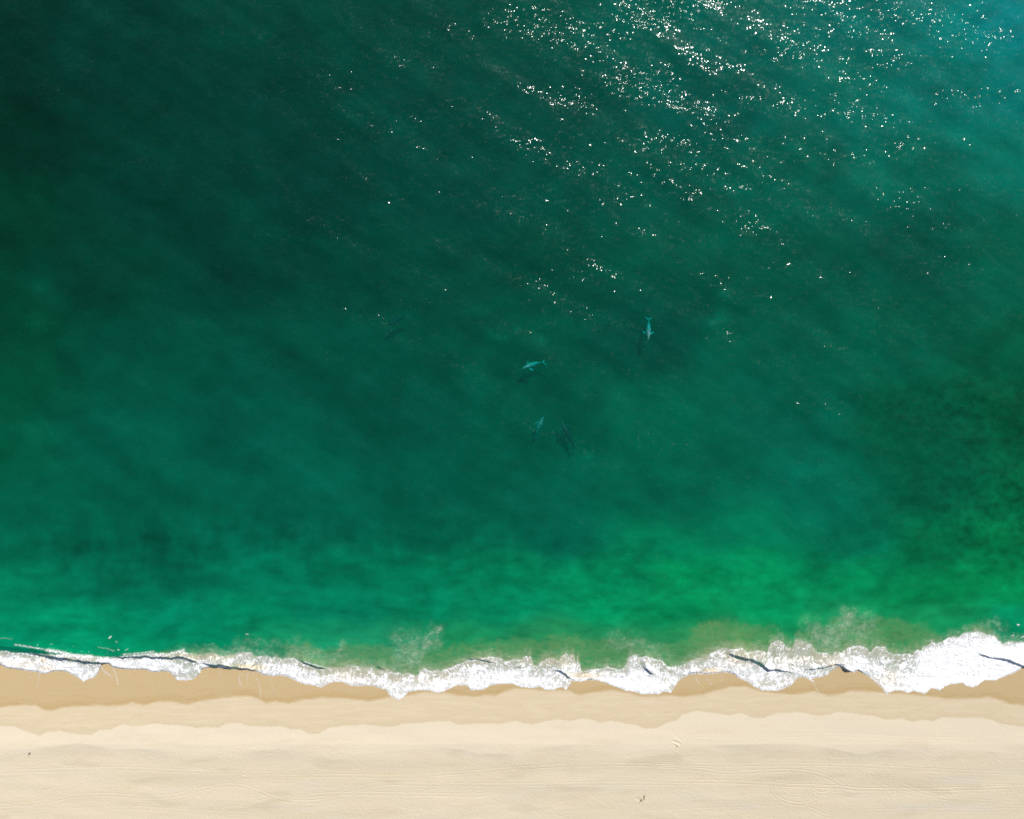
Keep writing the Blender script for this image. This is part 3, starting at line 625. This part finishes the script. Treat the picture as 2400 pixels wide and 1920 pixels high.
    # old swash lines inside the wet and damp sand
    for k_, (sc_, am) in enumerate([(24, .3), (38, .25)]):
        l = W - sc_ * (0.5 + .5 * perlin(X / 120, 0 * Y + k_, 55 + k_)) + 2 * perlin(X / 18, 0 * Y, 57 + k_)
        mixc(srgb([188, 156, 108]), wet * np.exp(-((Y - l) / 1.0) ** 2) * am * sstep(0, .3, perlin(X / 50, 0 * Y, 59 + k_)))
        l = M - sc_ * (0.7 + .6 * perlin(X / 100, 0 * Y + k_, 65 + k_)) + 3 * perlin(X / 15, 0 * Y, 67 + k_)
        mixc(srgb([210, 188, 150]), damp * (1 - wet) * np.exp(-((Y - l) / 1.2) ** 2) * am * sstep(0, .3, perlin(X / 40, 0 * Y, 69 + k_)))
    sea_bed = srgb([165, 165, 128])
    mixc(sea_bed, 1 - sstep(1480, 1560, Y))
    col = np.clip(col, 0, 1) * (0.72)
    rough = 1 - 0.0 * wet
    g = NT("sand")
    at = g.n("Attribute", attribute_name="col").outputs["Color"]
    wt = g.n("Attribute", attribute_name="wet").outputs["Fac"]
    tc = g.n("TexCoord").outputs["Object"]
    n = g.n("TexNoise", ins={"Vector": tc, "Scale": 1.4, "Detail": 4.0, "Roughness": 0.7}).outputs["Fac"]
    k = g.n("MapRange", ins={0: n, 1: 0.3, 2: 0.7, 3: 0.965, 4: 1.035}).outputs[0]
    c2 = g.n("VectorMath", operation='SCALE', ins={0: at, "Scale": k}).outputs[0]
    d = g.n("BsdfDiffuse", ins={"Color": c2, "Roughness": 0.3})
    gl = g.n("BsdfGlossy", ins={"Roughness": 0.35})
    fr = g.n("Fresnel", ins={"IOR": 1.33}).outputs[0]
    mx = g.n("MixShader", ins={0: g.math('MULTIPLY', fr, wt), 1: d.outputs[0], 2: gl.outputs[0]})
    g.link(mx.outputs[0], g.out.inputs["Surface"])
    o = sheet("beach", X, Y, Z, [("col", col), ("wet", wet)], mat=g.m)
    return tag(o, kind='structure'), (xs, ys, Z)

# ------------------------------------------------------------------ small solid things
def simple_mat(name, c1, c2=None, scale=3.0, rough=0.7, lo=.4, hi=.6):
    g = NT(name)
    tc = g.n("TexCoord").outputs["Object"]
    n = g.n("TexNoise", ins={"Vector": tc, "Scale": scale, "Detail": 4.0, "Roughness": 0.6}).outputs["Fac"]
    f = g.n("MapRange", ins={0: n, 1: lo, 2: hi, 3: 0.0, 4: 1.0}).outputs[0]
    c = g.n("Mix", data_type='RGBA', ins={0: f, 6: (*c1, 1), 7: (*(c2 or [x * .7 for x in c1]), 1)}).outputs[2]
    p = g.n("BsdfPrincipled", ins={"Base Color": c, "Roughness": rough})
    g.link(p.outputs[0], g.out.inputs["Surface"])
    return g.m

def skin_mesh(name, chains, mat, parent=None, sub=2):
    """one continuous surface grown over connected joints: chains = lists of (x,y,z,rx,ry); equal points are shared; the first point is the root"""
    bm = bmesh.new(); lay = bm.verts.layers.skin.verify()
    seen = {}
    for ch in chains:
        prev = None
        for p in ch:
            key = tuple(round(c, 4) for c in p[:3])
            v = seen.get(key)
            if v is None:
                v = bm.verts.new(p[:3]); seen[key] = v
                v[lay].radius = (p[3], p[4] if len(p) > 4 else p[3])
                if len(seen) == 1: v[lay].use_root = True
            if prev is not None and prev is not v and bm.edges.get((prev, v)) is None:
                bm.edges.new((prev, v))
            prev = v
    me = bpy.data.meshes.new(name); bm.to_mesh(me); bm.free()
    o = bpy.data.objects.new(name, me); C.objects.link(o)
    md = o.modifiers.new("skin", 'SKIN'); md.use_smooth_shade = True
    if sub:
        s = o.modifiers.new("sub", 'SUBSURF'); s.levels = sub; s.render_levels = sub
    me.materials.append(mat)
    if parent: o.parent = parent
    return o

def whale_mesh():
    """gray whale, head towards +X, 12.4 m long, lofted body with flippers and flukes, made one skin by a voxel remesh"""
    bm = bmesh.new()
    st = [(6.2,.05,.05,-.10),(6.05,.26,.22,-.12),(5.6,.46,.42,-.06),(4.8,.68,.68,0),(3.8,.95,.98,.02),(2.8,1.18,1.2,0),(1.6,1.34,1.33,-.02),(.3,1.32,1.3,-.02),(-1.0,1.12,1.16,0),(-2.2,.84,.95,.05),(-3.3,.56,.72,.10),(-4.2,.36,.50,.14),(-4.9,.24,.32,.15),(-5.4,.20,.18,.14),(-5.7,.1,.08,.14)]
    n = 20; rings = []
    for x, ry, rz, z in st:
        r = []
        for k in range(n):
            a = 2 * math.pi * k / n
            r.append(bm.verts.new((x, math.cos(a) * ry, z + math.sin(a) * rz)))
        rings.append(r)
    for a, b in zip(rings, rings[1:]):
        for k in range(n):
            bm.faces.new((a[k], a[(k + 1) % n], b[(k + 1) % n], b[k]))
    bm.faces.new(rings[0]); bm.faces.new(list(reversed(rings[-1])))
    def loft(secs):
        rr = []
        for (c, tx, hw, th) in secs:   # centre, chord direction, half chord, half thickness
            r = []
            for k in range(10):
                a = 2 * math.pi * k / 10
                r.append(bm.verts.new(Vector(c) + Vector(tx) * (math.cos(a) * hw) + Vector((0, 0, 1)) * (math.sin(a) * th)))
            rr.append(r)
        for a, b in zip(rr, rr[1:]):
            for k in range(10):
                bm.faces.new((a[k], a[(k + 1) % 10], b[(k + 1) % 10], b[k]))
        bm.faces.new(rr[0]); bm.faces.new(list(reversed(rr[-1])))
    for s in (-1, 1):
        loft([((2.4, s * .7, -.45), (1, 0, 0), .42, .22), ((2.3, s * 1.5, -.55), (1, .1 * s, 0), .55, .17), ((1.9, s * 2.2, -.55), (1, .2 * s, 0), .52, .13), ((1.4, s * 2.8, -.5), (1, .4 * s, 0), .30, .10), ((1.15, s * 3.05, -.48), (1, .5 * s, 0), .10, .07)])
        loft([((-5.1, s * .05, .15), (1, 0, 0), .38, .17), ((-5.5, s * .6, .16), (1, 0, 0), .50, .13), ((-5.85, s * 1.15, .17), (1, .2 * s, 0), .40, .10), ((-6.2, s * 1.6, .18), (1, .3 * s, 0), .18, .07), ((-6.35, s * 1.78, .18), (1, .3 * s, 0), .06, .05)])
    # knuckles along the tail ridge
    for x, z in [(-2.0, 1.0), (-2.6, .93), (-3.1, .86), (-3.6, .76), (-4.0, .68)]:
        bmesh.ops.create_icosphere(bm, subdivisions=1, radius=.16, matrix=Matrix.Translation((x, 0, z)))
    me = bpy.data.meshes.new("gray_whale"); bm.to_mesh(me); bm.free()
    return me

def make_whales():
    g = NT("whale_skin")
    tc = g.n("TexCoord").outputs["Object"]
    n = g.n("TexNoise", ins={"Vector": tc, "Scale": 1.3, "Detail": 5.0, "Roughness": 0.75}).outputs["Fac"]
    f = g.n("MapRange", ins={0: n, 1: 0.46, 2: 0.62, 3: 0.0, 4: 1.0}).outputs[0]
    c = g.n("Mix", data_type='RGBA', ins={0: f, 6: (.24, .38, .39, 1), 7: (.78, .92, .90, 1)}).outputs[2]
    g.link(g.n("BsdfPrincipled", ins={"Base Color": c, "Roughness": .45}).outputs[0], g.out.inputs["Surface"])
    skin = g.m
    dk = simple_mat("whale_dark_skin", (.012, .03, .035), (.06, .16, .17), 1.0, .5, .55, .75)
    md_ = simple_mat("whale_grey_skin", (.18, .27, .28), (.5, .64, .63), 1.2, .5, .45, .7)
    base = whale_mesh()
    dat = [  # head px, tail px, height of the body axis at mid-length, pitch up, roll, bend, material, label
     ((1520, 798), (1523, 742), -1.85, 13.0, 0.0, 0, skin, "mottled pale whale with both side fins spread, nearest to the sun glitter"),
     ((1223, 864), (1276, 842), -2.4, 14.0, 0.35, 18, skin, "pale whale lying crosswise with a blurred milky tail end, above the slanting pair"),
     ((1274, 976), (1251, 1028), -2.4, 15.0, 0.6, -8, md_, "slender teal whale, left one of the slanting pair nearest the beach"),
     ((1314, 986), (1352, 1052), -2.15, 5.0, 0.2, 10, dk, "dark whale, right one of the slanting pair nearest the beach"),
     ((906, 762), (952, 733), -2.2, 3.0, 0.1, 12, dk, "dark whale swimming alone, farthest left of the pod"),
    ]
    for i, (hd, tl, zm, pit, roll, bend, mat, lab) in enumerate(dat):
        hx, hy = (hd[0] - 1200) * MPP, -(hd[1] - 960) * MPP
        tx, ty = (tl[0] - 1200) * MPP, -(tl[1] - 960) * MPP
        me = base.copy()
        ln = math.hypot(hx - tx, hy - ty)
        o = bpy.data.objects.new("whale", me); C.objects.link(o)
        me.materials.append(mat)
        sc = ln / 12.4
        b = math.radians(bend)
        for v in me.vertices:
            x, y, z = v.co
            # bend the body sideways behind the shoulders
            k = min(0, x - 1.0)
            y += math.sin(b) * k * k * .12
            v.co = (x, y, z)
        rm = o.modifiers.new("remesh", 'REMESH'); rm.mode = 'VOXEL'; rm.voxel_size = 0.085
        sm = o.modifiers.new("smooth", 'SMOOTH'); sm.iterations = 4; sm.factor = .5
        o.scale = (sc, min(sc, 1), min(sc, 1))
        o.location = ((hx + tx) / 2, (hy + ty) / 2, zm)
        o.rotation_mode = 'XYZ'
        o.rotation_euler = (roll, -math.radians(pit), math.atan2(hy - ty, hx - tx))
        tag(o, lab, "whale", "whales swimming off the beach")

def ground(xs, ys, Z, px, py):
    i = int(np.clip(np.searchsorted(xs, px), 1, len(xs) - 1)); j = int(np.clip(np.searchsorted(ys, py), 1, len(ys) - 1))
    z = float(Z[j, i]); k = (H - z) / H * MPP
    return (px - 1200) * k, -(py - 960) * k, z

def make_person(x, y, z):
    root = bpy.data.objects.new("person", None); C.objects.link(root)
    root.location = (x, y, z); root.rotation_euler = (0, 0, math.radians(150)); root.empty_display_size = .3
    tag(root, "person standing alone on dry sand in dark clothes, seen from above", "person")
    skin = simple_mat("skin", (.42, .26, .17), (.36, .21, .14), 4)
    dark = simple_mat("dark_cloth", (.02, .02, .022), (.035, .03, .03), 5, .9)
    hair = simple_mat("hair", (.05, .03, .02), (.09, .05, .02), 9, .6)
    pale = simple_mat("pale_cloth", (.75, .74, .70), (.65, .64, .6), 5, .9)
    sho = [(0, s * .17, 1.42) for s in (-1, 1)]
    ch = [[(0,0,.95,.13,.15),(0,0,1.1,.12,.14),(0,0,1.25,.13,.16),(0,0,1.40,.11,.16),(0,0,1.50,.05,.05),(.015,0,1.57,.065,.06),(.02,0,1.64,.095,.08),(.015,0,1.71,.08,.07)],
          [(.02,0,1.64,.095,.08),(.115,0,1.625,.014,.014)]]
    for s in (-1, 1):
        fw = .16 * s
        ch.append([(0,0,.95,.13,.15),(0,s*.09,.88,.095,.095),(.5*fw,s*.10,.50,.058,.058),(.8*fw-.02,s*.10,.27,.052,.052),(fw-.05,s*.10,.09,.036,.036),(fw+.02,s*.105,.035,.036,.03),(fw+.14,s*.115,.03,.034,.02)])
        hand = (.10,s*.25,.83)
        ch.append([(0,0,1.40,.11,.16),(0,s*.19,1.40,.055,.055),(-.02,s*.23,1.14,.04,.04),(.07,s*.25,.91,.026,.03),(*hand,.024,.036)])
        for k, (dx, ln) in enumerate([(-.028,.075),(-.010,.088),(.010,.085),(.027,.068)]):
            b = (hand[0]+dx, hand[1], hand[2]-.045)
            ch.append([(*hand,.024,.036),(*b,.0095),(b[0]+.004,b[1]-s*.006,b[2]-ln*.5,.0085),(b[0]+.012,b[1]-s*.018,b[2]-ln,.007)])
        ch.append([(*hand,.024,.036),(hand[0]+.034,hand[1]-s*.012,hand[2]-.01,.0105),(hand[0]+.052,hand[1]-s*.018,hand[2]-.045,.0085)])
    body = skin_mesh("body", ch, skin, root, 1)
    # T-shirt and shorts follow the body, a little larger
    t = skin_mesh("jacket", [[(0,0,.90,.20,.23),(0,0,1.1,.18,.21),(0,0,1.25,.17,.21),(0,0,1.40,.14,.20),(0,0,1.47,.08,.09)]] +
              [[(0,0,1.40,.14,.20),(0,s*.2,1.40,.085,.085),(-.02,s*.23,1.14,.07,.07),(.06,s*.25,.93,.055,.055)] for s in (-1, 1)], dark, root, 1)
    sh = skin_mesh("trousers", [[(0,0,.97,.15,.165),(0,0,.90,.15,.16)]] + [[(0,0,.90,.15,.16),(0.01*s,s*.10,.82,.125,.12),(.08*s,s*.105,.50,.095,.095),(.13*s-.02,s*.105,.15,.08,.08)] for s in (-1, 1)], dark, root, 1)
    hr = skin_mesh("hair", [[(-.015,0,1.60,.07,.07),(-.01,0,1.67,.105,.09),(-.005,0,1.72,.088,.08),(.0,0,1.745,.05,.05)]], hair, root, 1)
    # eyes
    for s in (-1, 1):
        bm = bmesh.new(); bmesh.ops.create_uvsphere(bm, u_segments=8, v_segments=6, radius=.012)
        me = bpy.data.meshes.new("eye"); bm.to_mesh(me); bm.free(); me.materials.append(dark)
        e = bpy.data.objects.new("eye", me); C.objects.link(e); e.parent = root; e.location = (.100, s * .03, 1.655)
    # pale towel or bag lying beside the feet
    bx, by, bz = x - 0.35, y + 0.45, z
    bm = bmesh.new(); bmesh.ops.create_grid(bm, x_segments=14, y_segments=10, size=.5)
    for v in bm.verts:
        q = v.co; h = .05 + .035 * math.sin(q.x * 13 + q.y * 7) + .02 * math.sin(q.y * 21)
        v.co = (q.x * .9 + .03 * math.sin(q.y * 9), q.y * .62 + .03 * math.sin(q.x * 8), h)
    g_ = bmesh.ops.extrude_face_region(bm, geom=bm.faces[:])
    for v in [a for a in g_['geom'] if isinstance(a, bmesh.types.BMVert)]: v.co.z = -0.02
    bmesh.ops.recalc_face_normals(bm, faces=bm.faces[:])
    me = bpy.data.meshes.new("towel"); bm.to_mesh(me); bm.free(); me.materials.append(pale)
    for p in me.polygons: p.use_smooth = True
    o = bpy.data.objects.new("towel", me); C.objects.link(o); o.location = (bx, by, bz); o.rotation_euler = (0, 0, .6)
    tag(o, "crumpled pale towel lying on the sand by the person's feet", "towel")

def make_driftwood(gr):
    wood = simple_mat("driftwood", (.07, .045, .025), (.15, .10, .06), 6, .9)
    x, y, z = gr(1509.5, 1870)
    o = skin_mesh("driftwood_log", [[(.10,1.15,.20,.21),(.05,.8,.20,.23),(.0,.3,.18,.18),(-.02,-.3,.17,.17),(-.03,-.8,.15,.17),(-.06,-1.15,.12,.12)]], wood, None, 2)
    o.location = (x, y, z); tag(o, "straight dark driftwood log lying on the sand, right of the forked one", "driftwood")
    x, y, z = gr(1501.5, 1876)
    wood2 = simple_mat("driftwood_pale", (.10, .07, .04), (.20, .14, .09), 6, .9)
    o = skin_mesh("driftwood_branch", [[(0,0,.15,.18),(-.35,-.45,.13,.16),(-.62,-.85,.10,.10)],[(0,0,.15,.18),(.4,-.22,.16,.14),(.85,-.52,.13,.10)],[(0,0,.15,.18),(.3,.5,.16,.10),(.75,1.2,.12,.05)]], wood2, None, 2)
    o.location = (x, y, z); tag(o, "forked brown driftwood branch with three arms, left of the straight log", "driftwood")
    x, y, z = gr(1586.5, 1749.5)
    o = skin_mesh("driftwood_stick", [[(-.42,.20,.12,.07),(0,.02,.16,.10),(.4,-.28,.10,.05)]], wood2, None, 2)
    o.location = (x, y, z); tag(o, "short brown stick half buried in churned sand on the berm ridge", "driftwood")

sea = make_sea()
foam = make_foam()
beach, (bxs, bys, bZ) = make_sand()
gr = lambda px, py: ground(bxs, bys, bZ, px, py)
make_whales()
make_person(*gr(71.0, 1764.0))
make_driftwood(gr)
